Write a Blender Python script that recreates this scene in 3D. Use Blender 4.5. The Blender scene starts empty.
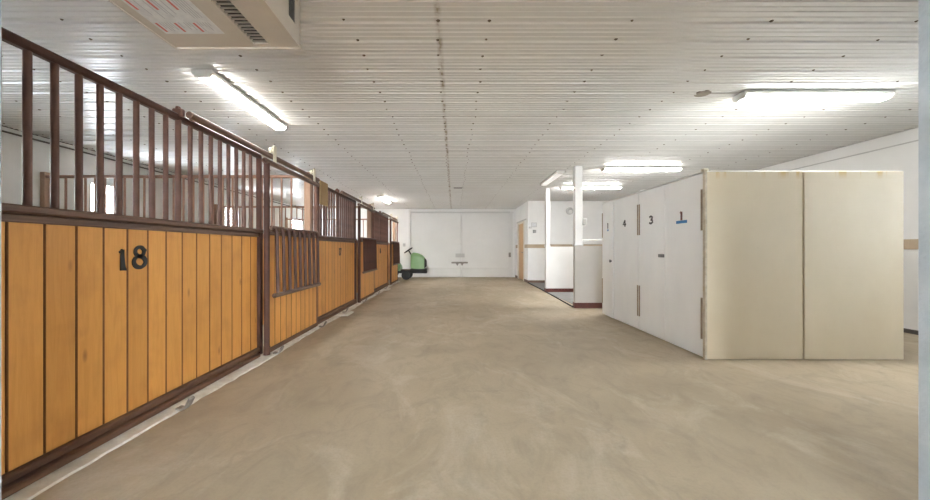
import bpy, bmesh, math, random
from mathutils import Vector, Matrix
random.seed(7)
sc = bpy.context.scene
COL = sc.collection
PI = math.pi

# ------------------------------------------------------------------ materials
def new_mat(name):
    m = bpy.data.materials.new(name)
    m.use_nodes = True
    nt = m.node_tree
    return m, nt, nt.nodes['Principled BSDF']

def N(nt, typ, **kw):
    n = nt.nodes.new(typ)
    for k, v in kw.items():
        if k.startswith('i_'):
            n.inputs[k[2:].replace('_', ' ')].default_value = v
        else:
            setattr(n, k, v)
    return n

def coords(nt, scale=(1, 1, 1), kind='Object', loc=(0, 0, 0)):
    tc = N(nt, 'ShaderNodeTexCoord')
    mp = N(nt, 'ShaderNodeMapping')
    mp.inputs['Scale'].default_value = scale
    mp.inputs['Location'].default_value = loc
    nt.links.new(tc.outputs[kind], mp.inputs['Vector'])
    return mp.outputs['Vector']

def ramp(nt, fac, stops):
    r = N(nt, 'ShaderNodeValToRGB')
    els = r.color_ramp.elements
    while len(els) < len(stops):
        els.new(0.5)
    for e, (p, c) in zip(els, stops):
        e.position = p
        e.color = (*c, 1) if len(c) == 3 else c
    nt.links.new(fac, r.inputs['Fac'])
    return r.outputs['Color']

def mixc(nt, fac, a, b, mode='MIX'):
    m = N(nt, 'ShaderNodeMix', data_type='RGBA', blend_type=mode)
    if isinstance(fac, (int, float)):
        m.inputs['Factor'].default_value = fac
    else:
        nt.links.new(fac, m.inputs['Factor'])
    for s, v in (('A', a), ('B', b)):
        sock = [i for i in m.inputs if i.name == s and i.type == 'RGBA'][0]
        if isinstance(v, tuple):
            sock.default_value = (*v, 1)
        else:
            nt.links.new(v, sock)
    return [o for o in m.outputs if o.type == 'RGBA'][0]

def noise(nt, vec, scale, detail=4, rough=.55, dist=0):
    n = N(nt, 'ShaderNodeTexNoise')
    n.inputs['Scale'].default_value = scale
    n.inputs['Detail'].default_value = detail
    n.inputs['Roughness'].default_value = rough
    n.inputs['Distortion'].default_value = dist
    nt.links.new(vec, n.inputs['Vector'])
    return n.outputs['Fac']

def bump(nt, bs, h, strength=.2, dist=.01):
    b = N(nt, 'ShaderNodeBump')
    b.inputs['Strength'].default_value = strength
    b.inputs['Distance'].default_value = dist
    nt.links.new(h, b.inputs['Height'])
    nt.links.new(b.outputs['Normal'], bs.inputs['Normal'])

def paint(name, c1, c2=None, scale=3, rough=.5, metal=0, b=0.0, spec=.5, stretch=(1, 1, 1)):
    m, nt, bs = new_mat(name)
    c2 = c2 or tuple(x * .9 for x in c1)
    v = coords(nt, stretch)
    f = noise(nt, v, scale, 5, .6)
    nt.links.new(ramp(nt, f, [(.35, c2), (.65, c1)]), bs.inputs['Base Color'])
    bs.inputs['Roughness'].default_value = rough
    bs.inputs['Metallic'].default_value = metal
    bs.inputs['Specular IOR Level'].default_value = spec
    if b:
        bump(nt, bs, noise(nt, v, scale * 12, 4), b)
    return m

def wood(name, light, mid, dark, rough=.45):
    """vertical stained boards; every board its own tint"""
    m, nt, bs = new_mat(name)
    g = N(nt, 'ShaderNodeNewGeometry')
    rnd = g.outputs['Random Per Island']
    tc = N(nt, 'ShaderNodeTexCoord')
    add = N(nt, 'ShaderNodeVectorMath', operation='ADD')
    cmb = N(nt, 'ShaderNodeCombineXYZ')
    mul = N(nt, 'ShaderNodeMath', operation='MULTIPLY'); mul.inputs[1].default_value = 37.0
    nt.links.new(rnd, mul.inputs[0]); nt.links.new(mul.outputs[0], cmb.inputs['Z'])
    nt.links.new(tc.outputs['Object'], add.inputs[0]); nt.links.new(cmb.outputs[0], add.inputs[1])
    mp = N(nt, 'ShaderNodeMapping'); mp.inputs['Scale'].default_value = (14, 14, 1.1)
    nt.links.new(add.outputs[0], mp.inputs['Vector'])
    grain = noise(nt, mp.outputs['Vector'], 2.2, 6, .6, 1.2)
    col = ramp(nt, grain, [(.25, mid), (.6, light), (.8, mid)])
    mp2 = N(nt, 'ShaderNodeMapping'); mp2.inputs['Scale'].default_value = (6.5, 6.5, 2.6)
    nt.links.new(add.outputs[0], mp2.inputs['Vector'])
    vo = N(nt, 'ShaderNodeTexVoronoi'); vo.inputs['Scale'].default_value = 1.0
    nt.links.new(mp2.outputs['Vector'], vo.inputs['Vector'])
    knot = ramp(nt, vo.outputs['Distance'], [(.03, (.7, .7, .7)), (.12, (0, 0, 0))])
    col = mixc(nt, knot, col, dark)
    blot = noise(nt, add.outputs[0], 3.0, 3, .6)
    col = mixc(nt, ramp(nt, blot, [(.5, (0, 0, 0)), (.8, (.35, .35, .35))]), col, dark)
    tint = ramp(nt, rnd, [(0, (.84, .82, .8)), (1, (1.0, 1.0, 1.0))])
    col = mixc(nt, 1.0, col, tint, 'MULTIPLY')
    nt.links.new(col, bs.inputs['Base Color'])
    bs.inputs['Roughness'].default_value = rough
    bump(nt, bs, grain, .12, .004)
    return m

def emit(name, col, strength):
    m, nt, bs = new_mat(name)
    bs.inputs['Base Color'].default_value = (.9, .9, .88, 1)
    bs.inputs['Emission Color'].default_value = (*col, 1)
    bs.inputs['Emission Strength'].default_value = strength
    bs.inputs['Roughness'].default_value = .4
    return m

def floor_mat():
    m, nt, bs = new_mat('dusty_concrete')
    v = coords(nt)
    big = noise(nt, v, .55, 5, .6, .4)
    col = ramp(nt, big, [(.3, (.36, .295, .205)), (.5, (.44, .365, .262)), (.7, (.51, .43, .315))])
    v2 = coords(nt, (1.0, .55, 1))
    sm = noise(nt, v2, 4.2, 10, .72, 1.3)
    col = mixc(nt, ramp(nt, sm, [(.47, (0, 0, 0)), (.75, (.6, .6, .6))]), col, (.29, .25, .19))
    lt = noise(nt, coords(nt, (.8, .5, 1), loc=(3, 5, 0)), 2.1, 7, .65, 1.0)
    col = mixc(nt, ramp(nt, lt, [(.54, (0, 0, 0)), (.75, (.5, .5, .5))]), col, (.66, .60, .50))
    fine = noise(nt, v, 60, 3, .6)
    col = mixc(nt, ramp(nt, fine, [(.45, (0, 0, 0)), (.75, (.25, .25, .25))]), col, (.30, .26, .2))
    vo = N(nt, 'ShaderNodeTexVoronoi', feature='DISTANCE_TO_EDGE'); vo.inputs['Scale'].default_value = .23
    wob = N(nt, 'ShaderNodeTexNoise'); wob.inputs['Scale'].default_value = 1.6; wob.inputs['Detail'].default_value = 6
    nt.links.new(v, wob.inputs['Vector'])
    ad = N(nt, 'ShaderNodeMix', data_type='RGBA', blend_type='LINEAR_LIGHT'); ad.inputs['Factor'].default_value = .35
    ca = [i for i in ad.inputs if i.type == 'RGBA']
    nt.links.new(v, ca[0]); nt.links.new(wob.outputs['Color'], ca[1])
    nt.links.new([o for o in ad.outputs if o.type == 'RGBA'][0], vo.inputs['Vector'])
    crack = ramp(nt, vo.outputs['Distance'], [(0, (.16, .16, .16)), (.004, (0, 0, 0))])
    col = mixc(nt, crack, col, (.22, .19, .15))
    nt.links.new(col, bs.inputs['Base Color'])
    rr = N(nt, 'ShaderNodeMapRange'); rr.inputs['To Min'].default_value = .48; rr.inputs['To Max'].default_value = .8
    nt.links.new(sm, rr.inputs['Value']); nt.links.new(rr.outputs['Result'], bs.inputs['Roughness'])
    bs.inputs['Specular IOR Level'].default_value = .35
    bump(nt, bs, sm, .08, .01)
    return m

def ceiling_mat():
    m, nt, bs = new_mat('white_ribbed_metal')
    v = coords(nt)
    big = noise(nt, v, .6, 4)
    col = ramp(nt, big, [(.3, (.63, .62, .595)), (.7, (.70, .695, .68))])
    sep = N(nt, 'ShaderNodeSeparateXYZ'); nt.links.new(v, sep.inputs[0])
    # rusty grime along the sheet lap at x = -0.11
    d = N(nt, 'ShaderNodeMath', operation='ADD'); d.inputs[1].default_value = .11
    nt.links.new(sep.outputs['X'], d.inputs[0])
    a = N(nt, 'ShaderNodeMath', operation='ABSOLUTE'); nt.links.new(d.outputs[0], a.inputs[0])
    band = ramp(nt, a.outputs[0], [(.0, (1, 1, 1)), (.03, (0, 0, 0))])
    blot = ramp(nt, noise(nt, coords(nt, (6, 3, 1)), 2.5, 4), [(.42, (.15, .15, .15)), (.68, (1, 1, 1))])
    f = mixc(nt, 1.0, band, blot, 'MULTIPLY')
    col = mixc(nt, f, col, (.22, .155, .08))
    sp = ramp(nt, noise(nt, coords(nt, (1, 4, 1)), 9, 4, .7), [(.68, (0, 0, 0)), (.82, (.3, .3, .3))])
    col = mixc(nt, sp, col, (.42, .38, .32))
    nt.links.new(col, bs.inputs['Base Color'])
    bs.inputs['Roughness'].default_value = .27
    bs.inputs['Specular IOR Level'].default_value = .4
    return m

M = {}
M['floor'] = floor_mat()
M['ceiling'] = ceiling_mat()
M['screw'] = paint('rusty_screw', (.16, .12, .08), (.09, .07, .05), 30, .7)
M['wall'] = paint('white_painted_wall', (.80, .79, .77), (.74, .73, .71), 1.2, .6, b=.03)
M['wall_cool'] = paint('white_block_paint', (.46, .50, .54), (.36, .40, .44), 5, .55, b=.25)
M['stallwall'] = paint('pale_stall_wall', (.80, .815, .80), (.70, .715, .70), 1.6, .7, b=.05)
M['baywall'] = paint('beige_half_wall', (.47, .44, .405), (.42, .395, .36), 1.5, .6)
M['trim'] = paint('grey_trim', (.52, .51, .49), (.45, .44, .42), 3, .6)
M['darktrim'] = paint('dark_trim', (.10, .09, .08), None, 3, .7)
M['tan'] = paint('tan_stripe', (.46, .36, .25), (.40, .31, .21), 3, .6)
M['red'] = paint('red_base', (.13, .032, .022), (.09, .025, .018), 8, .5)
M['brownbase'] = paint('brown_base', (.16, .10, .07), None, 8, .5)
M['board'] = wood('stained_boards', (.80, .39, .095), (.70, .32, .066), (.34, .125, .03), .42)
M['boardb'] = wood('stained_boards_inner', (.60, .30, .09), (.50, .23, .06), (.26, .10, .03), .5)
M['groove'] = paint('groove_dark', (.26, .10, .026), (.19, .07, .018), 6, .6)
M['gap'] = paint('board_backing', (.06, .025, .01), None, 3, .8)
M['steel'] = paint('brown_painted_steel', (.165, .080, .056), (.118, .057, .042), 9, .48, b=.05, spec=.35)
M['steel_dark'] = paint('dark_brown_steel', (.095, .042, .030), (.065, .030, .022), 9, .5, b=.05, spec=.25)
M['steel_light'] = paint('window_lit_brown_steel', (.33, .185, .125), (.25, .14, .095), 9, .5)  # divider steel, window light painted in as a paler tone
M['rail'] = paint('weathered_rail', (.20, .115, .075), (.10, .055, .04), 6, .5, b=.08, stretch=(1, .3, 6))
M['base'] = paint('worn_base_rail', (.17, .085, .045), (.085, .04, .025), 5, .6, b=.1, stretch=(1, .4, 6))
M['black'] = paint('black_iron', (.018, .018, .02), (.03, .026, .024), 20, .5)
M['dark'] = paint('dark_void', (.012, .012, .012), None, 5, .8)
M['curb'] = paint('white_limed_curb', (.84, .82, .77), (.66, .62, .55), 9, .8, b=.1)
M['galv'] = paint('grey_steel', (.30, .28, .25), (.20, .18, .16), 14, .5, .3)
M['cream'] = paint('cream_hanger', (.70, .65, .52), None, 10, .5)
M['plate'] = paint('tan_board', (.42, .28, .13), (.36, .23, .10), 6, .6)
M['post'] = paint('faded_wood_post', (.36, .225, .145), (.28, .17, .11), 5, .6, stretch=(5, 5, .6))
M['lens'] = emit('lit_diffuser', (1.0, .985, .95), 19.0)
M['lens_bright'] = emit('lit_diffuser_boosted', (1.0, .995, .975), 34.0)  # far lamps, strength raised to even out the brightness
M['lens_off'] = emit('dim_diffuser', (1, 1, .97), .16)
M['housing'] = paint('light_housing', (.72, .71, .68), None, 3, .45)
M['heater'] = paint('beige_sheet_metal', (.47, .415, .345), (.43, .38, .315), 3, .45)
M['sticker'] = paint('pale_sticker', (.62, .62, .61), (.52, .52, .52), 22, .5)
M['sticker_red'] = paint('red_print', (.55, .10, .09), None, 9, .5)
M['sticker_grey'] = paint('grey_print', (.42, .42, .43), None, 9, .5)
M['louver'] = paint('grey_fin', (.30, .275, .24), None, 6, .4, .4)
M['locker_door'] = paint('white_plywood', (.84, .845, .835), (.77, .78, .775), 1.5, .5, stretch=(1, 1, .5), b=.02)
M['locker_edge'] = paint('plywood_edge', (.60, .54, .43), (.45, .38, .28), 12, .7)
M['hinge'] = paint('brass_hinge', (.32, .25, .17), (.22, .17, .12), 20, .5, .3)
M['blue'] = paint('blue_tape', (.02, .16, .42), (.04, .22, .5), 30, .6)
M['num_dark'] = paint('dark_numeral', (.05, .045, .05), None, 20, .6)
M['num_red'] = paint('rust_numeral', (.20, .055, .035), (.08, .04, .035), 20, .6)
M['knob'] = paint('dark_knob', (.08, .08, .09), None, 20, .4)
M['latch'] = paint('latch_metal', (.22, .22, .22), (.15, .15, .15), 30, .4, .5)
M['barn'] = paint('barn_door_white', (.70, .69, .665), (.645, .635, .61), .9, .6)
M['doorwood'] = wood('tan_door', (.62, .38, .17), (.55, .32, .13), (.40, .22, .09), .5)
M['doorframe'] = paint('cream_frame', (.74, .68, .56), None, 4, .5)
M['mat'] = paint('grey_bay_floor', (.22, .215, .21), (.18, .175, .17), 5, .8, b=.1)
M['winframe'] = paint('window_frame', (.72, .72, .71), None, 4, .5)
M['green'] = paint('green_mower_paint', (.24, .40, .19), (.20, .35, .16), 4, .35)
M['yellow'] = paint('yellow_vinyl', (.62, .50, .10), None, 5, .5)
M['rubber'] = paint('black_rubber', (.025, .025, .025), None, 12, .7)
M['disc'] = paint('beige_disc', (.27, .235, .185), (.2, .17, .13), 14, .6)
M['paper'] = paint('notice_paper', (.70, .70, .70), (.58, .58, .6), 30, .6)

def cream_panel():
    m, nt, bs = new_mat('cream_plywood_sheet')
    v = coords(nt)
    f = noise(nt, coords(nt, (1, 1, .7)), 1.6, 6, .6)
    col = ramp(nt, f, [(.3, (.68, .585, .425)), (.7, (.735, .645, .485))])
    sp = ramp(nt, noise(nt, v, 22, 3, .7), [(.68, (0, 0, 0)), (.8, (.35, .35, .35))])
    col = mixc(nt, sp, col, (.50, .42, .29))
    # yellowed rim and streaks near the top edge (old glue and tape marks)
    sep = N(nt, 'ShaderNodeSeparateXYZ'); nt.links.new(v, sep.inputs[0])
    top = ramp(nt, sep.outputs['Z'], [(0, (0, 0, 0)), (1, (0, 0, 0))])
    mr = N(nt, 'ShaderNodeMapRange'); mr.inputs['From Min'].default_value = 1.82; mr.inputs['From Max'].default_value = 1.885
    nt.links.new(sep.outputs['Z'], mr.inputs['Value'])
    st = ramp(nt, noise(nt, coords(nt, (9, 1, .6)), 1.0, 3), [(.52, (0, 0, 0)), (.60, (.8, .8, .8))])
    sm = N(nt, 'ShaderNodeMix', data_type='RGBA', blend_type='MULTIPLY'); sm.inputs['Factor'].default_value = 1
    ins = [i for i in sm.inputs if i.type == 'RGBA']
    nt.links.new(mr.outputs['Result'], ins[0]); nt.links.new(st, ins[1])
    col = mixc(nt, [o for o in sm.outputs if o.type == 'RGBA'][0], col, (.62, .44, .17))
    nt.links.new(col, bs.inputs['Base Color'])
    bs.inputs['Roughness'].default_value = .55
    bump(nt, bs, noise(nt, v, 30, 4), .06, .004)
    return m
M['cream_sheet'] = cream_panel()

def glass():
    m, nt, bs = new_mat('window_glass')
    nt.nodes.remove(bs)
    out = nt.nodes['Material Output']
    t = N(nt, 'ShaderNodeBsdfTransparent'); g = N(nt, 'ShaderNodeBsdfGlossy'); g.inputs['Roughness'].default_value = .05
    mx = N(nt, 'ShaderNodeMixShader'); mx.inputs[0].default_value = .06
    nt.links.new(t.outputs[0], mx.inputs[1]); nt.links.new(g.outputs[0], mx.inputs[2]); nt.links.new(mx.outputs[0], out.inputs['Surface'])
    return m
M['glass'] = glass()

# ------------------------------------------------------------------ mesh builder
class MB:
    def __init__(s):
        s.v = []; s.f = []; s.mi = []
    def add(s, vs, fs, mi=0):
        b = len(s.v)
        s.v += [tuple(v) for v in vs]
        s.f += [tuple(b + i for i in f) for f in fs]
        s.mi += [mi] * len(fs)
        return s
    def box(s, x0, x1, y0, y1, z0, z1, mi=0):
        vs = [(x, y, z) for x in (x0, x1) for y in (y0, y1) for z in (z0, z1)]
        return s.add(vs, [(0, 1, 3, 2), (4, 6, 7, 5), (0, 4, 5, 1), (2, 3, 7, 6), (0, 2, 6, 4), (1, 5, 7, 3)], mi)
    def cbox(s, x0, x1, y0, y1, z0, z1, c=.004, mi=0):
        """box with chamfered edges"""
        bm = bmesh.new()
        bmesh.ops.create_cube(bm, size=1)
        for v in bm.verts:
            v.co = Vector(((x0 + x1) / 2 + v.co.x * (x1 - x0), (y0 + y1) / 2 + v.co.y * (y1 - y0), (z0 + z1) / 2 + v.co.z * (z1 - z0)))
        c = min(c, .45 * min(abs(x1 - x0), abs(y1 - y0), abs(z1 - z0)))
        bmesh.ops.bevel(bm, geom=bm.edges[:], offset=c, segments=1, affect='EDGES')
        bm.verts.index_update()
        s.add([v.co for v in bm.verts], [[v.index for v in f.verts] for f in bm.faces], mi)
        bm.free()
        return s
    def tube(s, pts, r, n=10, mi=0, caps=True, hollow_start=False):
        pts = [Vector(p) for p in pts]
        rings = []
        up = None
        for i, p in enumerate(pts):
            if i == 0: d = pts[1] - p
            elif i == len(pts) - 1: d = p - pts[i - 1]
            else: d = (pts[i + 1] - p).normalized() + (p - pts[i - 1]).normalized()
            d.normalize()
            if up is None or abs(up.dot(d)) > .95:
                up = Vector((0, 0, 1)) if abs(d.z) < .9 else Vector((1, 0, 0))
            a = d.cross(up).normalized(); b = d.cross(a).normalized()
            rr = r[i] if isinstance(r, (list, tuple)) else r
            rings.append([p + (a * math.cos(2 * PI * k / n) + b * math.sin(2 * PI * k / n)) * rr for k in range(n)])
        vs = [q for ring in rings for q in ring]
        fs = []
        for i in range(len(pts) - 1):
            for k in range(n):
                k2 = (k + 1) % n
                fs.append((i * n + k, i * n + k2, (i + 1) * n + k2, (i + 1) * n + k))
        if caps:
            if not hollow_start:
                fs.append(tuple(range(n - 1, -1, -1)))
            fs.append(tuple((len(pts) - 1) * n + k for k in range(n)))
        s.add(vs, fs, mi)
        if hollow_start:
            d = (pts[1] - pts[0]).normalized()
            c = pts[0]
            inner = [c + (q - c) * .72 for q in rings[0]]
            deep = [q + d * .15 for q in inner]
            b = len(s.v)
            s.v += [tuple(q) for q in rings[0] + inner + deep]
            for k in range(n):
                k2 = (k + 1) % n
                s.f += [(b + k, b + n + k, b + n + k2, b + k2), (b + n + k, b + 2 * n + k, b + 2 * n + k2, b + n + k2)]
                s.mi += [mi, mi]
            s.f.append(tuple(b + 2 * n + k for k in range(n))); s.mi.append(mi)
        return s
    def prism(s, poly, axis, a, b, mi=0):
        """poly of 2-D points extruded along axis from a to b. axis x: (y,z); y: (x,z); z: (x,y)"""
        def mk(p, t):
            return {'x': (t, p[0], p[1]), 'y': (p[0], t, p[1]), 'z': (p[0], p[1], t)}[axis]
        n = len(poly)
        vs = [mk(p, a) for p in poly] + [mk(p, b) for p in poly]
        fs = [tuple(range(n)), tuple(range(2 * n - 1, n - 1, -1))] + [(i, (i + 1) % n, n + (i + 1) % n, n + i) for i in range(n)]
        return s.add(vs, fs, mi)
    def loft(s, rings, mi=0):
        n = len(rings[0])
        vs = [q for r in rings for q in r]
        fs = [tuple(range(n - 1, -1, -1)), tuple((len(rings) - 1) * n + k for k in range(n))]
        for i in range(len(rings) - 1):
            for k in range(n):
                k2 = (k + 1) % n
                fs.append((i * n + k, i * n + k2, (i + 1) * n + k2, (i + 1) * n + k))
        return s.add(vs, fs, mi)
    def lathe(s, prof, c, axis='z', n=20, mi=0):
        """prof: (r, t) pairs along axis"""
        rings = []
        for r, t in prof:
            ring = []
            for k in range(n):
                a = 2 * PI * k / n
                u, w = r * math.cos(a), r * math.sin(a)
                ring.append({'z': (c[0] + u, c[1] + w, c[2] + t), 'y': (c[0] + u, c[1] + t, c[2] + w), 'x': (c[0] + t, c[1] + u, c[2] + w)}[axis])
            rings.append(ring)
        return s.loft(rings, mi)
    def stroke(s, pts, w, to3, thick, mi=0):
        """flat pen stroke through 2-D pts with widths w, raised by thick"""
        n = len(pts)
        L = []; R = []
        for i, p in enumerate(pts):
            a = pts[max(i - 1, 0)]; b = pts[min(i + 1, n - 1)]
            dx, dy = b[0] - a[0], b[1] - a[1]
            l = math.hypot(dx, dy) or 1
            nx, ny = -dy / l, dx / l
            ww = (w[i] if isinstance(w, (list, tuple)) else w) / 2
            L.append((p[0] + nx * ww, p[1] + ny * ww)); R.append((p[0] - nx * ww, p[1] - ny * ww))
        vs = [to3(*q, thick) for q in L] + [to3(*q, thick) for q in R] + [to3(*q, 0) for q in L] + [to3(*q, 0) for q in R]
        fs = []
        for i in range(n - 1):
            fs += [(i, i + 1, n + i + 1, n + i), (i, 2 * n + i, 2 * n + i + 1, i + 1), (n + i, n + i + 1, 3 * n + i + 1, 3 * n + i)]
        fs += [(0, n, 3 * n, 2 * n), (n - 1, 3 * n - 1, 4 * n - 1, 2 * n - 1)]
        return s.add(vs, fs, mi)
    def build(s, name, mats, parent=None, loc=(0, 0, 0), smooth=True):
        me = bpy.data.meshes.new(name)
        me.from_pydata(s.v, [], s.f)
        bm = bmesh.new(); bm.from_mesh(me)
        bmesh.ops.recalc_face_normals(bm, faces=bm.faces[:])
        bm.to_mesh(me); bm.free()
        if not isinstance(mats, (list, tuple)): mats = [mats]
        for m in mats: me.materials.append(m)
        me.polygons.foreach_set('material_index', s.mi)
        if smooth:
            me.polygons.foreach_set('use_smooth', [True] * len(me.polygons))
            me.set_sharp_from_angle(angle=math.radians(40))
        me.update()
        o = bpy.data.objects.new(name, me)
        COL.objects.link(o)
        o.location = loc
        if parent: o.parent = parent
        return o

def tag(o, label=None, cat=None, group=None, kind=None):
    if label: o['label'] = label
    if cat: o['category'] = cat
    if group: o['group'] = group
    if kind: o['kind'] = kind
    return o

def thing(name, label, cat, loc=(0, 0, 0), group=None, rz=0):
    o = bpy.data.objects.new(name, None)
    o.empty_display_size = .1
    COL.objects.link(o)
    o.location = loc; o.rotation_euler = (0, 0, rz)
    return tag(o, label, cat, group)

def copy_obj(o, parent=None, loc=None, name=None):
    c = o.copy(); COL.objects.link(c)
    if parent: c.parent = parent
    if loc is not None: c.location = loc
    if name: c.name = name
    return c

def copy_tree(o, parent=None):
    c = o.copy(); COL.objects.link(c)
    if parent: c.parent = parent
    for ch in o.children: copy_tree(ch, c)
    return c

def struct(mb, name, mats, parent=None, smooth=False, loc=(0, 0, 0)):
    o = mb.build(name, mats, parent, loc, smooth)
    if not parent: o['kind'] = 'structure'
    return o

# ------------------------------------------------------------------ main sizes (metres; camera at x=0, y=0)
H = 1.12            # eye height
CZ = 2.72           # ceiling
XL, XR = -5.85, 6.06
YF, YB = 1.45, 14.9
YE = -5.0           # far end of the bay the picture is taken from
XS = -2.06          # stall front plane
XD = -1.95          # sliding-door plane (front face)
LEDGE = 1.328
RAILZ = 2.127

# ------------------------------------------------------------------ setting
f = MB()
f.box(XL - .3, XR + .3, YE - 4, YB + .3, -.12, 0)
struct(f, 'floor', M['floor'])

# ribbed metal ceiling, ribs along x, with its screw heads
PITCH = .2386
c = MB()
prof = []
y = 2.62 - PITCH * 32 - .121
y0c = y
while y < YB + .15:
    for dy, dz in ((0, 0), (.018, 0), (.024, -.006), (.036, -.006), (.042, 0), (.078, 0), (.084, -.006), (.096, -.006), (.102, 0), (.138, 0),
                   (.147, -.013), (.168, -.013), (.177, 0), (.210, 0), (.214, -.004), (.222, -.004), (.226, 0)):
        prof.append((y + dy, CZ + dz))
    y += PITCH
xs = [XL - .1, -.112, XR + .1]
for i in range(2):
    off = -.0015 if i else 0
    vs = []
    for (py, pz) in prof:
        vs += [(xs[i], py, pz + off), (xs[i + 1] + (.012 if i == 0 else 0), py, pz + off)]
    c.add(vs, [(2 * k, 2 * k + 1, 2 * k + 3, 2 * k + 2) for k in range(len(prof) - 1)])
c.box(XL - .1, XR + .1, y0c, prof[-1][0], CZ + .02, CZ + .08)
for k in range(-30, 52):
    yy = 2.62 + PITCH * k
    if yy > YB - .05: break
    for j in list(range(-6, 6)) + [99]:
        xx = .24 + .995 * j if j != 99 else -.125
        xx += random.uniform(-.02, .02); r = random.uniform(.010, .016)
        if xx < XL + .1 or xx > XR - .1: continue
        q = yy + random.uniform(-.012, .012)
        vs = [(xx + r * math.cos(2 * PI * t / 7), q + r * math.sin(2 * PI * t / 7), CZ - .0018) for t in range(7)]
        vs += [(xx + .5 * r * math.cos(2 * PI * t / 7), q + .5 * r * math.sin(2 * PI * t / 7), CZ - .009) for t in range(7)]
        c.add(vs, [tuple(range(7, 14))] + [(t, (t + 1) % 7, 7 + (t + 1) % 7, 7 + t) for t in range(7)], 1)
struct(c, 'ceiling', [M['ceiling'], M['screw']])

# left wall windows: nearest one unseen and added, farthest widened, both for more light
WIN = [(2.2, 2.8), (6.0, 6.56), (9.55, 10.19), (13.35, 14.5)]
WZ0, WZ1 = 1.22, 2.22
w = MB()
ycur = YE
for a, b in WIN:
    w.box(XL - .15, XL, ycur, a, 0, CZ)
    w.box(XL - .15, XL, a, b, 0, WZ0); w.box(XL - .15, XL, a, b, WZ1, CZ)
    ycur = b
w.box(XL - .15, XL, ycur, YB + .15, 0, CZ)
struct(w, 'wall_left', M['stallwall'])
FILL_WINR = [(2.2, 2.7)]  # unseen right window, added to light the stall fronts
w = MB(); ycur = YE
for a, b in FILL_WINR:
    w.box(XR, XR + .15, ycur, a, 0, CZ); w.box(XR, XR + .15, a, b, 0, WZ0); w.box(XR, XR + .15, a, b, WZ1, CZ)
    ycur = b
w.box(XR, XR + .15, ycur, YB + .15, 0, CZ)
struct(w, 'wall_right', M['wall'])
for i, (a, b) in enumerate(WIN + FILL_WINR):
    fr = MB(); t = .035
    sg = 1 if i < len(WIN) else -1
    xw = XL if sg > 0 else XR
    x0, x1 = sorted((xw - sg * .10, xw + sg * .012))
    fr.box(x0, x1, a - .03, a + t, WZ0 - .03, WZ1 + .03); fr.box(x0, x1, b - t, b + .03, WZ0 - .03, WZ1 + .03)
    fr.box(x0, x1, a + t, b - t, WZ1 - t, WZ1 + .03); fr.box(x0, x1, a + t, b - t, WZ0 - .03, WZ0 + t)
    fr.box((x0 + x1) / 2 - .02, (x0 + x1) / 2 + .02, a + t, b - t, (WZ0 + WZ1) / 2 - .015, (WZ0 + WZ1) / 2 + .015)
    wo = struct(fr, 'window_%d' % (i + 1), M['winframe'])  # first and last of these are unseen, added for fill light
    p = MB(); xa, xb = sorted((xw - sg * .075, xw - sg * .069)); p.box(xa, xb, a + t, b - t, WZ0 + t, WZ1 - t)
    p.build('window_pane', M['glass'], wo, smooth=False)
    xa, xb = sorted((xw, xw + sg * .06)); s_ = MB(); s_.cbox(xa, xb, a - .05, b + .05, WZ0 - .06, WZ0 - .032)
    s_.build('window_sill', M['winframe'], wo, smooth=False)

w = MB(); w.box(XL - .15, XR + .15, YB, YB + .15, 0, CZ); struct(w, 'wall_back', M['wall'])
# front wall with the wide doorway the picture is taken through
DL, DR = -1.750, 1.796
w = MB()
w.box(XL - .15, DL, YF - .5, YF, 0, CZ); w.box(DR, XR + .15, YF - .5, YF, 0, CZ)
w.box(DL, DR, YF - .5, YF, 2.36, CZ)
struct(w, 'wall_front', M['wall_cool'])
# rear wall of the bay behind the doorway, with an unseen entrance added for daylight
EL, ER, EZ = -1.2, 1.2, 2.3
w = MB(); w.box(XL - .15, EL, YE - .15, YE, 0, CZ); w.box(ER, XR + .15, YE - .15, YE, 0, CZ); w.box(EL, ER, YE - .15, YE, EZ, CZ)
struct(w, 'wall_added_entrance', M['wall'])
# wall-top strips
t = MB(); t.box(XL, XL + .012, YF, YB, CZ - .012, CZ); t.box(XL, XL + .02, YF, YB, CZ - .085, CZ - .065); struct(t, 'trim_1', M['darktrim'])
t = MB(); t.box(XR - .03, XR, YF, YB, CZ - .016, CZ); t.box(XR - .012, XR, YF, YB, 2.53, 2.545); struct(t, 'trim_2', M['trim'])
t = MB(); t.box(XR - .012, XR, YF, YB, 1.115, 1.25); struct(t, 'trim_3', M['tan'])
t = MB(); t.box(XR - .018, XR, YF, YB, 0, .055); struct(t, 'baseboard_right', M['darktrim'])

# small room at the far right
RX, RY = 2.447, 12.4
D0, D1, DZ = 13.12, 14.25, 2.08
w = MB()
w.box(RX, RX + .1, RY, D0, 0, CZ); w.box(RX, RX + .1, D1, YB, 0, CZ); w.box(RX, RX + .1, D0, D1, DZ, CZ)
struct(w, 'wall_room_side', M['wall'])
w = MB(); w.box(RX + .1, XR, RY, RY + .1, 0, CZ); struct(w, 'wall_room_front', M['wall'])
t = MB(); t.box(RX - .006, XR - .02, RY - .012, RY, 1.153, 1.275); t.box(RX - .012, RX, RY - .012, 12.95, 1.153, 1.275); t.box(RX - .012, RX, 14.36, 14.8, 1.153, 1.275)
struct(t, 'trim_4', M['tan'])
t = MB(); t.box(RX - .015, XR - .02, RY - .015, RY, 0, .085); t.box(RX - .015, RX, RY - .015, D0 - .1, 0, .085); t.box(RX - .015, RX, D1 + .1, YB, 0, .085)
struct(t, 'baseboard_room', M['brownbase'])
d = MB(); d.box(RX + .02, RX + .06, D0 + .05, D1 - .05, .01, DZ - .04)
do = struct(d, 'door_1', M['doorwood'])
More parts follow.
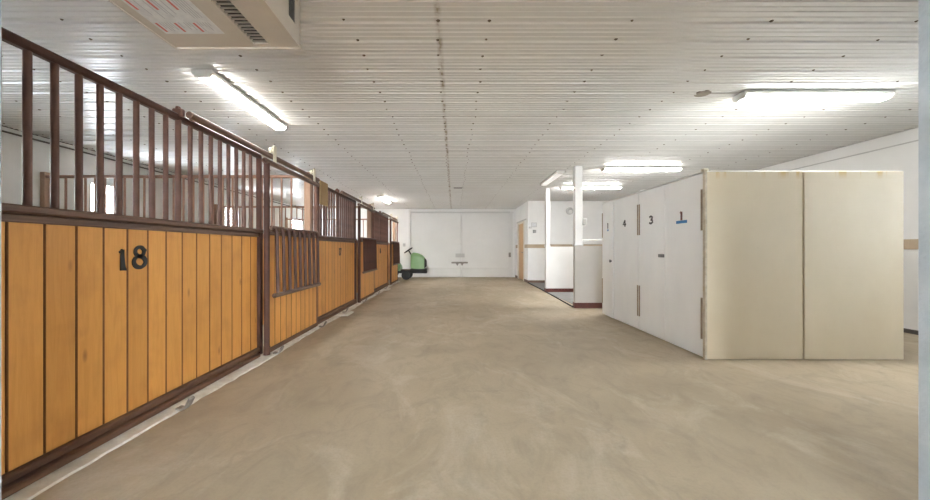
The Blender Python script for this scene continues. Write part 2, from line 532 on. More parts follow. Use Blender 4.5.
fr = MB(); fr.box(RX - .02, RX + .1, D0 - .07, D0 + .05, 0, DZ + .02); fr.box(RX - .02, RX + .1, D1 - .05, D1 + .07, 0, DZ + .02); fr.box(RX - .02, RX + .1, D0 + .05, D1 - .05, DZ - .04, DZ + .02)
fr.build('door_frame', M['doorframe'], do, smooth=False)
hd = MB(); hd.box(RX - .045, RX - .021, D0 - .55, D1 + .15, DZ + .02, DZ + .06); hd.build('head_strip', M['trim'], do, smooth=False)
hn = MB(); hn.tube([(RX + .02, D0 + .13, 1.0), (RX - .04, D0 + .13, 1.0), (RX - .04, D0 + .24, 1.0)], .011, 8); hn.build('door_handle', M['galv'], do)

# big sliding barn door on the back wall
bd = MB()
bd.box(-1.72, 2.36, YB - .012, YB - .001, 2.55, 2.575)
bo = struct(bd, 'door_2', M['trim'])
for a, b in ((-1.72, .287), (.307, 2.20)):
    l = MB(); l.cbox(a, b, YB - .055, YB - .002, .36, 2.545, .006); l.cbox(a + .001, b - .001, YB - .085, YB - .002, .012, .358, .012)
    l.build('door_leaf', M['barn'], bo, smooth=False)
j = MB(); j.box(-1.79, -1.725, YB - .09, YB - .001, 0, 2.66); j.box(2.205, 2.32, YB - .05, YB - .001, 0, 2.6); j.build('door_jamb', M['barn'], bo, smooth=False)
hr = MB(); hr.box(-1.72, 2.2, YB - .085, YB - .002, 2.575, 2.615); hr.build('header_rail', M['barn'], bo, smooth=False)
lt = MB(); lt.cbox(.06, .42, YB - .075, YB - .055, .79, .94, .004); lt.box(.15, .33, YB - .09, YB - .075, .85, .885); lt.build('latch_plate', M['trim'], bo)
br = MB(); br.cbox(-.1, .54, YB - .12, YB - .066, .55, .615, .01)
for x in (.13, .32): br.prism([(x - .06, .55), (x + .06, .55), (x, .45)], 'y', YB - .1, YB - .066)
br.build('lift_bar', M['galv'], bo)
kn = MB(); kn.cbox(2.16, 2.25, YB - .1, YB - .055, .80, .98, .01); kn.build('door_handle', M['galv'], bo)

# half walls of the wash bays, and their pillars
for nm, yy, x0 in (('near', 7.12, 2.297), ('far', 9.70, 2.374)):
    w = MB(); w.box(x0, XR, yy, yy + .10, 0, 1.18); wo = struct(w, 'wall_bay_' + nm, M['baywall'] if nm == 'near' else M['wall'])
    t = MB(); t.box(x0 - .012, XR, yy - .012, yy, 0, .10); t.box(x0 - .012, x0, yy, yy + .10, 0, .10); t.build('baseboard', M['red'], wo, smooth=False)
    if nm == 'near':
        r = MB(); r.tube([(x0 + .14, yy + .05, 1.29), (XR, yy + .05, 1.29)], .016, 8); r.build('rail', M['housing'], wo)
for nm, yy, x0, wd, lb in (('a', 7.12, 2.297, .143, 'white square pillar on the nearer half wall, grey box on its side'), ('b', 9.70, 2.374, .112, 'thinner white pillar on the half wall nearer the tan door')):
    p = MB(); p.cbox(x0, x0 + wd, yy - .004, yy + .11, 1.181, CZ - .021, .008)
    p.cbox(x0 - .012, x0 + wd + .012, yy - .012, yy + .122, 1.181, 1.215, .004)
    o = p.build('support_pillar', M['wall'])
    tag(o, lb, 'pillar', 'bay pillars')
b = MB(); b.cbox(2.441, 2.535, 7.14, 7.21, 1.575, 1.705, .01)
bx = b.build('junction_box', M['trim']); tag(bx, 'small grey electrical box on the side of the nearer white pillar', 'electrical box')
cv = MB(); cv.cbox(2.452, 2.524, 7.128, 7.14, 1.59, 1.69, .004); cv.build('cover', M['trim'], bx)
t = MB(); t.box(2.40, XR - .02, 7.235, 9.68, 0, .008); t.box(2.44, XR - .02, 9.82, RY - .02, 0, .008); struct(t, 'floor_bay', M['mat'])
t = MB(); t.tube([(2.28, 7.18, .012), (2.36, 9.2, .012), (2.40, 10.4, .012), (2.43, 12.3, .012)], .014, 6); struct(t, 'trim_5', M['dark'])

# white limed kerb along the stall fronts
k = MB()
yy = YF + .02; pts = []
n = 120
L = []; R = []
for i in range(n + 1):
    y = yy + (13.0 - yy) * i / n
    wob = random.uniform(-.014, .014) + .02 * math.sin(y * 2.1)
    L.append((-2.03, y)); R.append((-1.892 + wob * .6, y))
vs = [(x, y, .012) for x, y in L] + [(x, y, .010) for x, y in R] + [(x + .006, y, 0) for x, y in R]
m_ = n + 1
k.add(vs, [(i, m_ + i, m_ + i + 1, i + 1) for i in range(n)] + [(m_ + i, 2 * m_ + i, 2 * m_ + i + 1, m_ + i + 1) for i in range(n)])
for y in (6.37, 10.2):
    k.cbox(-1.96, -1.76, y - .13, y + .22, 0, .03, .01)
struct(k, 'trim_6', M['curb'])

# ------------------------------------------------------------------ numerals
D8 = [[(.50 + .27 * math.sin(a), .75 + .215 * math.cos(a)) for a in [2 * PI * i / 18 for i in range(19)]],
      [(.50 + .36 * math.sin(a), .275 + .26 * math.cos(a)) for a in [2 * PI * i / 20 for i in range(21)]]]
def numeral(mb, ch, to3, thick, wgt=1.0):
    w = .15 * wgt
    if ch == '8':
        mb.stroke(D8[0], [w * (.75 + .35 * abs(math.sin(i / 18 * 2 * PI + .6))) for i in range(19)], to3, thick)
        mb.stroke(D8[1], [w * (.8 + .5 * abs(math.sin(i / 20 * 2 * PI + .6))) for i in range(21)], to3, thick)
        mb.stroke([(.70, .80), (.82, .83), (.90, .80)], [w * .7, w, w * .4], to3, thick)
    elif ch == '1':
        mb.stroke([(.34, .86), (.46, .90), (.52, .98)], [w * .5, w, w * .9], to3, thick)
        mb.stroke([(.50, 1.0), (.49, .7), (.50, .35), (.53, .02)], [w * .9, w * 1.05, w * 1.25, w * 1.7], to3, thick)
        mb.stroke([(.40, .04), (.68, .04)], [w * .5, w * .7], to3, thick)
    elif ch == '|':
        mb.stroke([(.30, .84), (.48, 1.0)], w, to3, thick); mb.stroke([(.50, 1.0), (.50, 0)], w * 1.2, to3, thick)
    elif ch == '7':
        mb.stroke([(.18, .92), (.82, .93)], w * 1.3, to3, thick); mb.stroke([(.80, .93), (.55, .5), (.44, 0)], [w, w * 1.2, w * 1.5], to3, thick)
    elif ch == '6':
        mb.stroke([(.76, .95), (.45, .80), (.22, .45), (.22, .2), (.5, .04), (.78, .2), (.76, .42), (.5, .52), (.26, .36)], w, to3, thick)
    elif ch == '3':
        mb.stroke([(.2, .86), (.5, .98), (.76, .82), (.70, .62), (.45, .54)], w, to3, thick); mb.stroke([(.45, .54), (.76, .44), (.80, .2), (.5, .03), (.18, .16)], w, to3, thick)
    elif ch == '4':
        mb.stroke([(.62, 0), (.62, 1.0)], w * 1.1, to3, thick); mb.stroke([(.60, 1.0), (.14, .34), (.90, .34)], w, to3, thick)

# ------------------------------------------------------------------ stall fronts
bar_m = MB(); bar_m.tube([(0, 0, LEDGE - .01), (0, 0, RAILZ - .03)], .0172, 10)
bar_proto = None
def boards(mb, y0, step, n, x0, x1, z0, z1, ylo, yhi):
    """n tongued boards, chamfered, thin gap between"""
    for i in range(n):
        ga = (.002, .0042, .0024, .003, .0036)[i % 5]
        a = max(y0 + step * i + ga, ylo); b = min(y0 + step * (i + 1) - ga * .6, yhi)
        if b - a < .02: continue
        c = .0045
        mb.prism([(x0, a), (x1 - c, a), (x1, a + c), (x1, b - c), (x1 - c, b), (x0, b)], 'z', z0, z1)
        for q in (0, 1, 3, 4): mb.mi[-6 + q] = 1      # the tongue-and-groove edges are coloured darker
    return mb

def stall_panel(y0, y1, off, barstart, label, nums, poststation):
    global bar_proto
    t = thing('stall_front_panel', label, 'stall front', (XS, y0, 0), 'fixed stall fronts')
    L = y1 - y0
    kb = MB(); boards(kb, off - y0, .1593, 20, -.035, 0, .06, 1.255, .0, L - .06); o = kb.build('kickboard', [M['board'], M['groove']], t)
    g = MB(); g.box(-.05, -.0352, 0, L - .06, .05, 1.25); g.build('backing', M['gap'], t, smooth=False)
    g = MB(); g.cbox(-.06, .014, 0, L, 1.245, 1.285, .005); g.cbox(-.07, .04, 0, L, 1.288, LEDGE, .009); g.build('ledge', M['rail'], t)
    g = MB(); g.cbox(-.06, .035, .01, L - .062, .045, .09, .01); g.cbox(-.06, .075, .012, L - .13, .012, .05, .008); g.build('base_rail', M['base'], t)
    g = MB(); g.cbox(-.03, .022, 0, L, RAILZ - .05, RAILZ, .012); g.build('top_rail', M['steel_dark'], t)
    y = barstart
    while y < y1 - .07:
        if abs(y - poststation) > .045:
            if bar_proto is None:
                bar_proto = bar_m.build('bar', M['steel'], t, (-.005, y - y0, 0))
            else:
                copy_obj(bar_proto, t, (-.005, y - y0, 0))
        y += .1244
    p = MB(); p.tube([(0, 0, LEDGE - .005), (0, 0, RAILZ + .035), (0, 0, RAILZ + .055)], [.020, .020, .016], 12); p.cbox(-.035, .04, -.022, .022, RAILZ - .02, RAILZ + .04, .008)
    p.build('track_post', M['steel'], t, (0, poststation - y0, 0))
    for e, hw_, zb in ((.015, .014, LEDGE - .01), (L - .03, .029, .005)):
        p = MB()
        if zb < 1: p.cbox(-.055, .03, e - hw_, e + hw_, zb, LEDGE - .001, .004)
        p.cbox(-.03, .02, e + hw_ - .028, e + hw_, LEDGE - .01, RAILZ - .02, .004); p.build('end_post', M['steel_dark'], t)
    for ch, yc, zc, hh, ww in nums:
        q = MB()
        numeral(q, ch, lambda u, v, th: (th, (yc - y0) + (u - .5) * ww, zc + (v - .5) * hh), .009, 1.1)
        q.build('numeral', M['black'], t, (.0005, 0, 0), smooth=False)
    return t

p1 = stall_panel(YF + .01, 3.985, 1.727 - .1593 * 2, 1.815 - .1244 * 2, 'long orange board stall front numbered 18 with brown bars above',
            [('1', 2.325, 1.052, .13, .13), ('8', 2.452, 1.068, .14, .125)], 2.80)
p2 = stall_panel(5.37, 7.815, 5.37, 5.45, 'orange stall front with a tan board on its bars, between first two sliding doors',
            [('1', 6.72, 1.07, .13, .09), ('7', 6.80, 1.07, .13, .10)], 6.60)
p3 = stall_panel(9.20, 11.645, 9.20, 9.28, 'farthest fixed orange stall front, between the second and third sliding doors',
            [('1', 10.42, 1.07, .13, .09), ('6', 10.50, 1.07, .13, .10)], 10.43)

def stall_door(y0, label):
    W = 1.47
    t = thing('sliding_stall_door', label, 'stall door', (XD, y0, 0), 'sliding stall doors')
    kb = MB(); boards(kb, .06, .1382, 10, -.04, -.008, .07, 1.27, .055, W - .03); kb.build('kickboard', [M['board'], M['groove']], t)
    g = MB(); g.box(-.052, -.041, .05, W - .03, .07, 1.27); g.build('backing', M['gap'], t, smooth=False)
    p = MB(); p.tube([(-.012, .03, .012), (-.012, .03, .10), (-.012, .03, .105), (-.012, .03, 2.02)], [.034, .034, .030, .030], 14); p.build('stile', M['steel_dark'], t)
    p = MB(); p.cbox(-.045, .0, W - .035, W, .02, 2.02, .006); p.build('stile', M['steel'], t)
    p = MB(); p.tube([(-.005, -.03, 2.036), (-.005, W + .02, 2.036)], .029, 14, hollow_start=True); p.build('top_tube', M['rail'], t)
    p = MB(); p.cbox(-.055, .004, .055, W - .03, 1.268, 1.30, .006); p.tube([(.0, .06, 1.328), (.0, W - .02, 1.328)], .03, 10); p.build('ledge', M['rail'], t)
    p = MB(); p.cbox(-.05, .004, .05, W - .03, .02, .072, .006); p.build('bottom_rail', M['base'], t)
    # folded-down feeding grille
    gr = MB(); gr.tube([(.045, .0, 1.345), (.045, W - .14, 1.345)], .02, 10)
    gr.tube([(.085, -.01, .635), (.085, W - .17, .635)], .024, 10, hollow_start=True)
    for yy in (.09, W - .18): gr.tube([(.045, yy, 1.345), (.0, yy, 1.345)], .012, 8)
    go = gr.build('grille', M['rail'], t)
    bm_ = MB(); bm_.tube([(.045, 0, 1.345), (.066, 0, 1.325), (.074, 0, 1.27), (.085, 0, .64)], .0195, 8)
    b0 = bm_.build('bar', M['steel_dark'], go, (0, .075, 0))
    for i in range(1, 9): copy_obj(b0, go, (0, .075 + i * (W - .29) / 8, 0))
    # hangers that ride on the track
    for yy in (.16, W - .16):
        hg = MB(); hg.cbox(.006, .014, yy - .035, yy + .035, 2.05, 2.235, .003)
        hg.lathe([(.012, -.006), (.034, -.006), (.030, .0), (.030, .018), (.034, .024), (.012, .024)], (-.036, yy, 2.187), 'x', 16)
        hg.lathe([(.010, 0), (.010, .024)], (-.014, yy, 2.187), 'x', 8)
        hg.build('hanger', M['cream'], t)
    return t
stall_door(3.90, 'nearest sliding stall door, brown pipe frame with folded-down grille')
stall_door(7.73, 'second sliding stall door from the camera, grille folded down')
stall_door(11.56, 'farthest sliding stall door, in front of the green mower')
for y0, y1, lb in ((2.80, 5.45, 'round brown door track above the stall front numbered 18'), (6.60, 9.26, 'round brown door track beyond the tan board'), (10.43, 13.08, 'farthest round brown door track, near the mower')):
    p = MB(); p.tube([(0, 0, 0), (0, y1 - y0, 0)], .027, 12)
    o = p.build('door_track', M['rail'], None, (XD - .027, y0, 2.122)); tag(o, lb, 'track', 'sliding door tracks')
    for yy in (.10, y1 - y0 - .10):
        b = MB(); b.cbox(-.059, -.02, yy - .02, yy + .02, -.015, .01, .004); b.build('bracket', M['steel'], o)

GL = ['first upturned steel floor guide, under the 18 front', 'upturned steel floor guide at the foot of nearest sliding door post', 'upturned steel floor guide at far foot of the nearest sliding door',
      'upturned steel floor guide on pale slab below the second stall front', 'upturned steel floor guide at the near foot of second sliding door', 'upturned steel floor guide at the far foot of second sliding door',
      'upturned steel floor guide on pale slab below the farthest stall front', 'upturned steel floor guide at the near foot of farthest sliding door']
g0 = None
for (yy, zz), lb in zip(((2.60, 0), (3.98, 0), (5.33, 0), (6.43, .03), (7.81, 0), (9.16, 0), (10.26, .03), (11.64, 0)), GL):
    if g0 is None:
        g = MB(); ctr = [(-.012, .018), (.02, .014), (.045, .018), (.064, .04), (.086, .085)]
        poly = ctr + [(x - .010 if i > 2 else x, z + .012) for i, (x, z) in reversed(list(enumerate(ctr)))]
        g.prism(poly, 'y', -.028, .028)
        g.lathe([(.008, 0), (.008, .01)], (.005, 0, .022), 'z', 8)
        g0 = g.build('door_guide', M['galv']); o = g0
    else:
        o = copy_obj(g0)
    o.location = (-1.90, yy, zz - .004 if zz == 0 else zz - .012); tag(o, lb, 'door guide', 'floor guides of the sliding doors')

pl = MB(); pl.cbox(0, .02, 0, .34, 0, .36, .006)
o = pl.build('notice_board', M['plate'], None, (-2.035, 5.66, 1.80)); tag(o, 'plain tan board hung on stall bars past the first sliding door', 'board')
for hy in (.05, .29):
    ck = MB(); ck.tube([(.0, hy, .355), (-.012, hy, .375), (-.02, hy, .36)], .005, 6); ck.build('hook', M['galv'], o)

# partitions between the stalls
pbar = MB(); pbar.tube([(0, 0, LEDGE - .02), (0, 0, 2.13)], .0145, 8)
pb0 = None
for yy, lb in ((5.315, 'stall divider with light brown bars seen through the 18 bars'), (9.145, 'second stall divider, behind the first barred divider'), (12.975, 'end divider closing the farthest stall')):
    t = thing('stall_divider', lb, 'stall divider', (0, yy, 0), 'dividers between the stalls')
    x0, x1 = XL + .05, -2.15
    kb = MB()
    step = .16
    nb = int((x1 - x0) / step)
    for i in range(nb):
        a = x0 + (x1 - x0) * i / nb + .003; b = x0 + (x1 - x0) * (i + 1) / nb - .003
        kb.prism([(a, -.02), (b, -.02), (b, .02), (a, .02)], 'z', .05, 1.27)
    kb.build('kickboard', M['boardb'], t)
    g = MB(); g.cbox(x0, x1, -.035, .035, 1.268, LEDGE, .008); g.build('ledge', M['steel_light'], t)
    g = MB(); g.cbox(x0, x1, -.022, .022, 2.125, 2.165, .008); g.build('top_rail', M['steel_light'], t)
    x = x0 + .16; i = 0
    while x < x1 - .05:
        if pb0 is None: pb0 = pbar.build('bar', M['steel_light'], t, (x, 0, 0))
        else: copy_obj(pb0, t, (x, 0, 0))
        x += .139
    for a, b in ((XL + .01, XL + .08), (-2.115, -2.025)):
        p = MB(); p.cbox(a, b, -.03, .05, 0, 2.21, .006); p.build('post', M['post'], t)

# ------------------------------------------------------------------ unit heater, top left
hx0, hx1, hy0, hy1, hz0, hz1 = -1.655, -.917, 1.50, 2.235, 2.318, 2.68
ht = thing('unit_heater', 'beige ceiling unit heater with pale sticker and finned slot', 'heater', ((hx0 + hx1) / 2, (hy0 + hy1) / 2, hz0))
def HB(mb, name, m, parent=ht, smooth=False):
    o = mb.build(name, m, parent, smooth=smooth)
    if parent == ht: o.matrix_parent_inverse = Matrix.Translation(-Vector(ht.location))
    return o
b = MB()
sx0, sx1, sy0, sy1 = -1.170, -1.082, 1.56, 2.19      # slot in the bottom sheet
z = hz0
b.box(hx0, sx0, hy0, hy1, z, z + .02); b.box(sx1, hx1, hy0, hy1, z, z + .02); b.box(sx0, sx1, hy0, sy0, z, z + .02); b.box(sx0, sx1, sy1, hy1, z, z + .02)
b.box(hx0, hx1, hy1 - .012, hy1, z + .02, hz1); b.box(hx0, hx1, hy0, hy0 + .012, z + .02, hz1)
b.box(hx0, hx0 + .012, hy0, hy1, z + .02, hz1); b.box(hx0, hx1, hy0, hy1, hz1 - .012, hz1)
b.box(hx1 - .012, hx1, hy0, hy1, z + .02, z + .10); b.box(hx1 - .012, hx1, hy0, hy1, hz1 - .07, hz1)
for a, c_ in ((hy0, 1.80), (1.84, 2.08), (2.17, hy1)): b.box(hx1 - .012, hx1, a, c_, z + .10, hz1 - .07)
b.box(hx0 - .006, hx1 + .006, hy1 - .004, hy1 + .006, z - .006, z + .02)
b.box(hx1, hx1 + .006, hy0, hy1, z - .006, z + .012); b.box(hx0 - .006, hx0, hy0, hy1, z - .006, z + .02)
HB(b, 'casing', M['heater'])
b = MB(); b.box(sx0 - .02, sx1 + .02, hy0 + .03, hy1 - .014, z + .10, z + .11); b.box(sx0 - .02, sx1 + .02, sy1 + .004, sy1 + .012, z + .021, z + .10); b.box(sx0 - .03, sx0 - .02, hy0 + .03, hy1 - .03, z + .021, z + .16); b.box(sx1 + .02, sx1 + .03, hy0 + .03, hy1 - .03, z + .021, z + .16)
HB(b, 'inner_baffle', M['dark'])
fin = MB(); fin.box(sx0 - .004, sx1 + .004, 0, .007, z + .006, z + .014)
f0 = None
nf = 21
for i in range(nf):
    yy = sy0 + (i + .5) * (sy1 - sy0) / nf
    if f0 is None: f0 = fin.build('fin', M['louver'], ht, smooth=False)
    else: f0_ = copy_obj(f0, ht)
    ob = f0 if i == 0 else f0_
    ob.matrix_parent_inverse = Matrix.Translation(-Vector(ht.location)); ob.location = (0, yy, 0)
st = MB(); st.box(-1.60, -1.275, 1.55, 2.085, z - .0015, z - .0002)
so = HB(st, 'sticker', M['sticker'])
for xx in (-1.585, -1.485, -1.385):
    for a, c_ in ((1.985, 2.065), (1.78, 1.875), (1.6, 1.69)): MB().box(xx, xx + .012, a, c_, z - .0022, z - .0014).build('red_mark', M['sticker_red'], so, smooth=False)
gy = MB()
random.seed(11)
for cx in (-1.56, -1.46, -1.36):
    for i in range(5):
        for (ya, yb) in ((1.58, 1.74), (1.78, 1.95), (1.98, 2.06)):
            if random.random() < .8: gy.box(cx + i * .014, cx + i * .014 + .006, ya, yb - random.uniform(0, .05), z - .0022, z - .0014)
gy.build('small_print', M['sticker_grey'], so, smooth=False)
g = MB()
for a, c_ in ((1.80, 1.84), (2.08, 2.17)):
    g.box(hx1 - .03, hx1 - .022, a, c_, z + .10, hz1 - .07)
    k_ = z + .10
    while k_ < hz1 - .075:
        g.box(hx1 - .021, hx1 - .004, a, c_, k_ + .004, k_ + .009); k_ += .014
    q = a
    while q < c_:
        g.box(hx1 - .021, hx1 - .006, q, q + .003, z + .10, hz1 - .07); q += .014
HB(g, 'side_grille', M['latch'])
hg = MB()
for xx in (hx0 + .1, hx1 - .1):
    for yy in (hy0 + .1, hy1 - .1): hg.tube([(xx, yy, hz1 - .01), (xx, yy, CZ + .01)], .008, 6)
HB(hg, 'hanger_rods', M['galv']).name = 'hanger_rod'

# ------------------------------------------------------------------ fluorescent lights
def light(x, y, along, lit, label):
    t = thing('fluorescent_light', label, 'ceiling light', (x, y, CZ - .02), 'fluorescent ceiling lights', 0 if along == 'x' else PI / 2)
    L = 1.5; hw = .085
    b = MB(); b.prism([(-hw, 0), (-hw, -.018), (-hw * .8, -.030), (hw * .8, -.030), (hw, -.018), (hw, 0)], 'x', -L / 2, L / 2); b.build('housing', M['housing'], t, smooth=False)
    d = MB(); d.prism([(-hw * .8, -.0305), (-hw * .78, -.042), (-hw * .6, -.056), (hw * .6, -.056), (hw * .78, -.042), (hw * .8, -.0305)], 'x', -L / 2 + .02, L / 2 - .02)
    d.build('diffuser', M[lit], t, smooth=False)
    for s in (-1, 1):
        e = MB(); a, c_ = sorted((s * (L / 2 - .0195), s * (L / 2 + .008)))
        e.prism([(-hw - .004, 0), (-hw - .004, -.030), (-hw * .7, -.062), (hw * .7, -.062), (hw + .004, -.030), (hw + .004, 0)], 'x', a, c_)
        e.build('end_cap', M['housing'], t, smooth=False)
    return t
light(3.66, 3.83, 'x', 'lens', 'lit fluorescent ceiling light above the cream plywood sheets')
light(3.645, 7.29, 'x', 'lens_bright', 'lit fluorescent ceiling light behind the lockers, nearer of the two there')
light(3.46, 9.48, 'x', 'lens_bright', 'lit fluorescent ceiling light farther off, above the farther half wall')
light(-2.225, 4.06, 'y', 'lens', 'lit fluorescent ceiling light above the nearest sliding stall door')
light(-2.19, 11.8, 'y', 'lens_bright', 'lit fluorescent ceiling light far off above the farthest stall door')
light(2.165, 8.30, 'y', 'lens_off', 'dim fluorescent ceiling light beside the white pillars')

d = MB(); d.lathe([(.0, -.001), (.078, -.001), (.074, -.012), (.05, -.018), (.0, -.02)][1:4], (0, 0, 0), 'z', 24)
o = d.build('ceiling_disc', M['disc'], None, (2.55, 3.846, CZ + .002 - .002)); tag(o, 'round brownish disc on the ceiling beside the light above the cream sheets', 'ceiling disc')
v = MB(); v.cbox(-.12, .12, -.06, .06, -.022, .004, .006); o = v.build('ceiling_vent', M['trim'], None, (.10, 9.68, CZ - .002)); tag(o, 'small grey vent plate in the middle of the far ceiling', 'vent')
sl = MB()
for i in range(5): sl.box(-.1, .1, -.045 + i * .02, -.037 + i * .02, -.026, -.021)
sl.build('slat', M['darktrim'], o, smooth=False)

# ------------------------------------------------------------------ locker block
LX0, LX1, LY0, LY1, LZ = 2.54, 4.525, 3.79, 6.43, 1.91
t = thing('locker_block', 'tall white plywood locker block with numbered doors and cream end', 'lockers', (LX0, LY0, 0))
def LB(mb, name, m, parent=t, smooth=False):
    o = mb.build(name, m, parent, smooth=smooth)
    if parent == t: o.matrix_parent_inverse = Matrix.Translation(-Vector(t.location))
    return o
b = MB(); b.box(LX0 + .022, LX1 - .01, LY0 + .022, LY1, .008, LZ - .012)
LB(b, 'carcass', M['locker_door'])
b = MB(); b.cbox(LX0 - .005, LX1, LY0 - .004, LY1 + .004, LZ - .011, LZ - .001, .003); LB(b, 'top_board', M['locker_door'])
b = MB(); b.cbox(LX0 + .012, 3.528, LY0 - .002, LY0 + .02, .004, LZ, .004); LB(b, 'end_sheet', M['cream_sheet'])
b = MB(); b.cbox(3.530, LX1 + .006, LY0 - .014, LY0 + .008, .006, LZ - .006, .004); LB(b, 'end_sheet', M['cream_sheet'])
b = MB(); b.cbox(LX0 - .006, LX0 + .018, LY0 - .006, LY0 + .034, .0, LZ + .012, .004); LB(b, 'corner_strip', M['locker_edge'])
b = MB(); b.cbox(-.03, .03, -.03, .03, 0, .03, .012); o = LB(b, 'corner_cap', M['cream']); o.location = (LX0 + .02, 3.83, LZ + .001)
b = MB(); b.lathe([(.034, 0), (.034, .012), (.024, .028), (.006, .034)], (0, 0, 0), 'z', 14); o = LB(b, 'top_knob', M['housing'], smooth=True); o.location = (LX0 + .05, 5.157, LZ - .001)
doors = [(5.955, 6.425, '|', .30), (5.165, 5.948, '4', .42), (4.523, 5.150, '3', .46), (3.828, 4.515, '|', .47)]
def zpix(py, yy): return H + (249 - py) * yy / 375
for i, (a, c_, ch, _) in enumerate(doors):
    b = MB(); b.cbox(LX0, LX0 + .02, a, c_, .02, LZ - (.02 if i else .04), .003)
    dr = LB(b, 'locker_door', M['locker_door'])
    if i == 0: dr['label'] = 'door slightly ajar'
    # hinges: two long strips, on the hinged edge
    edge = c_ - .016 if i in (0, 2) else a + .016
    for z0, z1 in ((1.31, 1.73), (.20, .62)):
        hgm = MB(); hgm.cbox(LX0 - .005, LX0 + .001, edge - .014, edge + .014, z0, z1, .002); hgm.tube([(LX0 - .006, edge, z0), (LX0 - .006, edge, z1)], .006, 8)
        hgm.build('hinge', M['hinge'], dr)
    px, py, hh, ww = ((608.6, 226, .09, .11), (624.5, 223.5, .095, .13), (651, 220, .10, .13), (681.5, 216, .095, .11))[i]
    yc = 375 * LX0 / (px - 454); zc = zpix(py, yc)
    q = MB(); numeral(q, ch, lambda u, v, th: (LX0 - th, yc - (u - .5) * ww, zc + (v - .5) * hh), .002, 1.7)
    q.build('numeral', M['num_red'] if i == 3 else M['num_dark'], dr, smooth=False)
    if i == 0:
        q = MB(); q.box(LX0 - .0015, LX0 + .001, yc - .03, yc + .025, zc - .085, zc - .055); q.build('blue_tape', M['blue'], dr, smooth=False)
        q = MB(); yk = 5.975; zk = zpix(261, yk); q.lathe([(.012, .001), (.012, -.016), (.024, -.02), (.024, -.032), (.012, -.038)], (LX0, yk + .02, zk), 'x', 12); q.build('knob', M['knob'], dr)
    if i == 3:
        q = MB(); q.box(LX0 - .0015, LX0 + .001, yc - .10, yc + .10, zc - .082, zc - .05); q.build('blue_tape', M['blue'], dr, smooth=False)
    if i == 2:
        yk = 4.535; zk = zpix(256, yk)
        q = MB(); q.cbox(LX0 - .012, LX0 + .001, yk - .01, yk + .115, zk - .018, zk + .022, .004); q.lathe([(.012, 0), (.012, -.014)], (LX0 - .011, yk + .03, zk), 'x', 10); q.build('latch', M['latch'], dr)
    if i == 0:
        piv = Vector((LX0, 6.42, 0)); ang = math.radians(-2.5)
        Rm = Matrix.Translation(piv) @ Matrix.Rotation(ang, 4, 'Z') @ Matrix.Translation(-piv)
        dr.matrix_parent_inverse = Matrix.Translation(-Vector(t.location)) @ Rm

# ------------------------------------------------------------------ small things on the far walls
def K(py, yy): return H + (249 - py) * yy / 375
n = thing('framed_notice', 'pale framed notice on the white wall above the tan stripe', 'notice', (2.645, RY, 1.92))
b = MB(); b.cbox(-.09, .09, -.018, -.001, -.075, .075, .004); b.build('frame', M['trim'], n)
b = MB(); b.box(-.072, .072, -.0205, -.0175, -.057, .057); b.build('sheet', M['paper'], n, smooth=False)
b = MB(); b.cbox(-.055, .055, -.03, -.001, -.05, .05, .006); o = b.build('wall_box', M['latch'], None, (2.66, RY, 1.70)); tag(o, 'small dark grey box on the wall just below the framed notice', 'wall box')
b = MB(); b.cbox(-.05, .05, -.012, -.001, -.03, .03, .004); o = b.build('light_switch', M['trim'], None, (2.52, RY, 1.83)); tag(o, 'small grey switch plate at wall corner left of the framed notice', 'switch')
b = MB(); b.box(-.006, .006, -.02, -.012, -.012, .012); b.build('toggle', M['housing'], o, smooth=False)
v = thing('round_vent', 'round grey vent high on white wall between the pillars', 'vent', (3.82, RY, 2.376))
b = MB(); b.lathe([(.085, -.001), (.118, -.001), (.118, -.05), (.098, -.05), (.085, -.03)], (0, 0, 0), 'y', 24); b.build('ring', M['trim'], v)
b = MB(); b.lathe([(.092, -.002), (.092, -.006), (.02, -.012)], (0, 0, 0), 'y', 20); b.build('back_plate', M['darktrim'], v)
b = MB(); b.lathe([(.062, -.035), (.062, -.045), (.01, -.05)], (.02, 0, -.025), 'y', 18); b.tube([(.02, -.04, -.025), (.02, -.004, -.025)], .012, 8); b.build('damper', M['housing'], v)
b = MB(); b.cbox(-.05, .05, -.02, -.001, -.06, .06, .004); o = b.build('wall_outlet', M['trim'], None, (-1.98, YB, 1.28)); tag(o, 'small grey outlet box on the back wall above the mower', 'outlet')

# ------------------------------------------------------------------ green riding mower behind the last stall (faces +x)
my = 13.95
mw = thing('riding_mower', 'green riding mower parked half behind the last stall', 'mower', (-1.95, my, 0))
def ring(x, hw, z0, z1, c):
    return [(x, -hw, z0), (x, hw, z0), (x, hw, z1 - c), (x, hw - c, z1), (x, -hw + c, z1), (x, -hw, z1 - c)]
b = MB(); b.loft([ring(.36, .20, .42, .93, .08), ring(.45, .23, .40, .99, .09), ring(.62, .24, .39, .96, .10), ring(.78, .23, .39, .88, .10), ring(.86, .21, .40, .80, .10)])
b.build('hood', M['green'], mw)
b = MB(); b.loft([ring(.861, .20, .42, .78, .09), ring(.90, .19, .44, .74, .09), ring(.925, .16, .48, .70, .08)]); b.build('grille', M['rubber'], mw)
b = MB(); b.cbox(.34, .95, -.24, .24, .33, .395, .02); b.cbox(-.25, .95, -.12, .12, .22, .33, .02); b.build('chassis', M['rubber'], mw)
b = MB(); b.cbox(-.05, .36, -.22, .22, .345, .365, .008); b.build('footboard', M['brownbase'], mw)
b = MB(); b.loft([ring(-.72, .40, .42, .62, .10), ring(-.55, .42, .40, .74, .12), ring(-.2, .42, .38, .72, .12), ring(-.02, .38, .32, .50, .10)]); b.build('rear_fender', M['green'], mw)
b = MB(); b.cbox(-.5, -.08, -.2, .2, .735, .82, .03); b.cbox(-.58, -.48, -.2, .2, .80, 1.1, .03); b.build('seat', M['yellow'], mw)
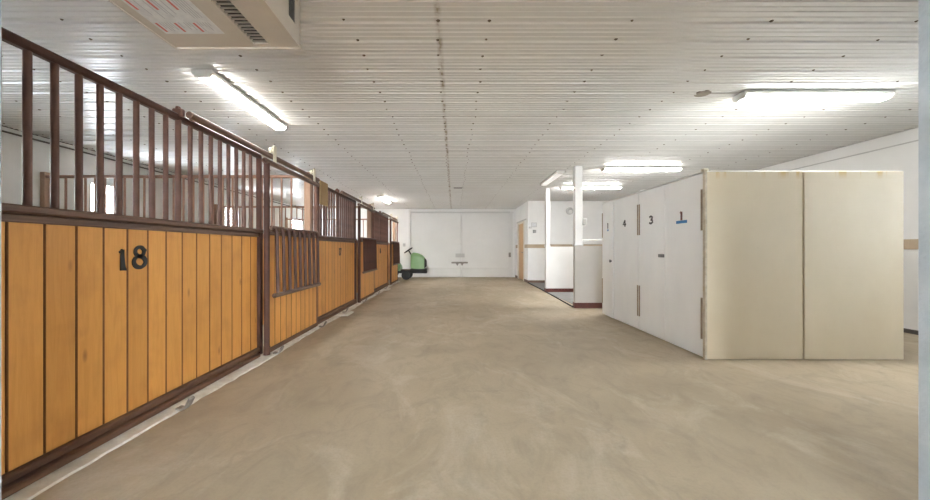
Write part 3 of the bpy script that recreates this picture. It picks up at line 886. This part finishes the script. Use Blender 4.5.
b = MB(); b.tube([(.40, 0, .84), (.27, 0, 1.05)], .022, 8); b.build('steering_column', M['rubber'], mw)
b = MB(); cen = Vector((.25, 0, 1.07)); ax = Vector((-.55, 0, .83)).normalized(); u = Vector((0, 1, 0)); vv = ax.cross(u)
b.tube([cen + (u * math.cos(2 * PI * i / 24) + vv * math.sin(2 * PI * i / 24)) * .17 for i in range(25)], .016, 8, caps=False)
for i in range(3): b.tube([cen, cen + (u * math.cos(2 * PI * i / 3) + vv * math.sin(2 * PI * i / 3)) * .17], .012, 6)
b.build('steering_wheel', M['rubber'], mw)
for xx, r, wd, tr in ((.21, .17, .13, .30), (-.42, .27, .20, .36)):
    for s in (-1, 1):
        b = MB(); b.lathe([(r * .55, -wd / 2), (r * .9, -wd / 2), (r, -wd / 2 + .03), (r, wd / 2 - .03), (r * .9, wd / 2), (r * .55, wd / 2)], (xx, s * tr, r), 'y', 24)
        wo = b.build('wheel', M['rubber'], mw)
        b = MB(); b.lathe([(r * .54, -wd * .4), (r * .54, wd * .4)], (xx, s * tr, r), 'y', 18); b.build('hub', M['yellow'], wo)
b = MB(); b.tube([(.21, -.30, .17), (.21, .30, .17)], .02, 8); b.tube([(-.42, -.36, .27), (-.42, .36, .27)], .025, 8); b.build('axle', M['rubber'], mw)

# ------------------------------------------------------------------ daylight
wd = bpy.data.worlds.new('daylight'); sc.world = wd; wd.use_nodes = True
bg = wd.node_tree.nodes['Background']
bg.inputs['Color'].default_value = (.86, .93, 1.0, 1)
bg.inputs['Strength'].default_value = 18

# ------------------------------------------------------------------ camera
cam = bpy.data.cameras.new('camera'); co = bpy.data.objects.new('camera', cam); COL.objects.link(co)
co.location = (0, 0, H); co.rotation_euler = (PI / 2, 0, 0)
cam.sensor_width = 36; cam.sensor_fit = 'HORIZONTAL'
cam.lens = 36 * 375 / 930
cam.shift_x = 11 / 930; cam.shift_y = -1 / 930
cam.clip_start = .05
sc.camera = co

sc.view_settings.view_transform = 'Standard'
sc.view_settings.look = 'None'
sc.view_settings.gamma = 1
sc.view_settings.use_curve_mapping = False
sc.view_settings.exposure = 1.6
sc.cycles.use_denoising = True
sc.cycles.max_bounces = 14
sc.cycles.diffuse_bounces = 10
sc.cycles.sample_clamp_indirect = 8
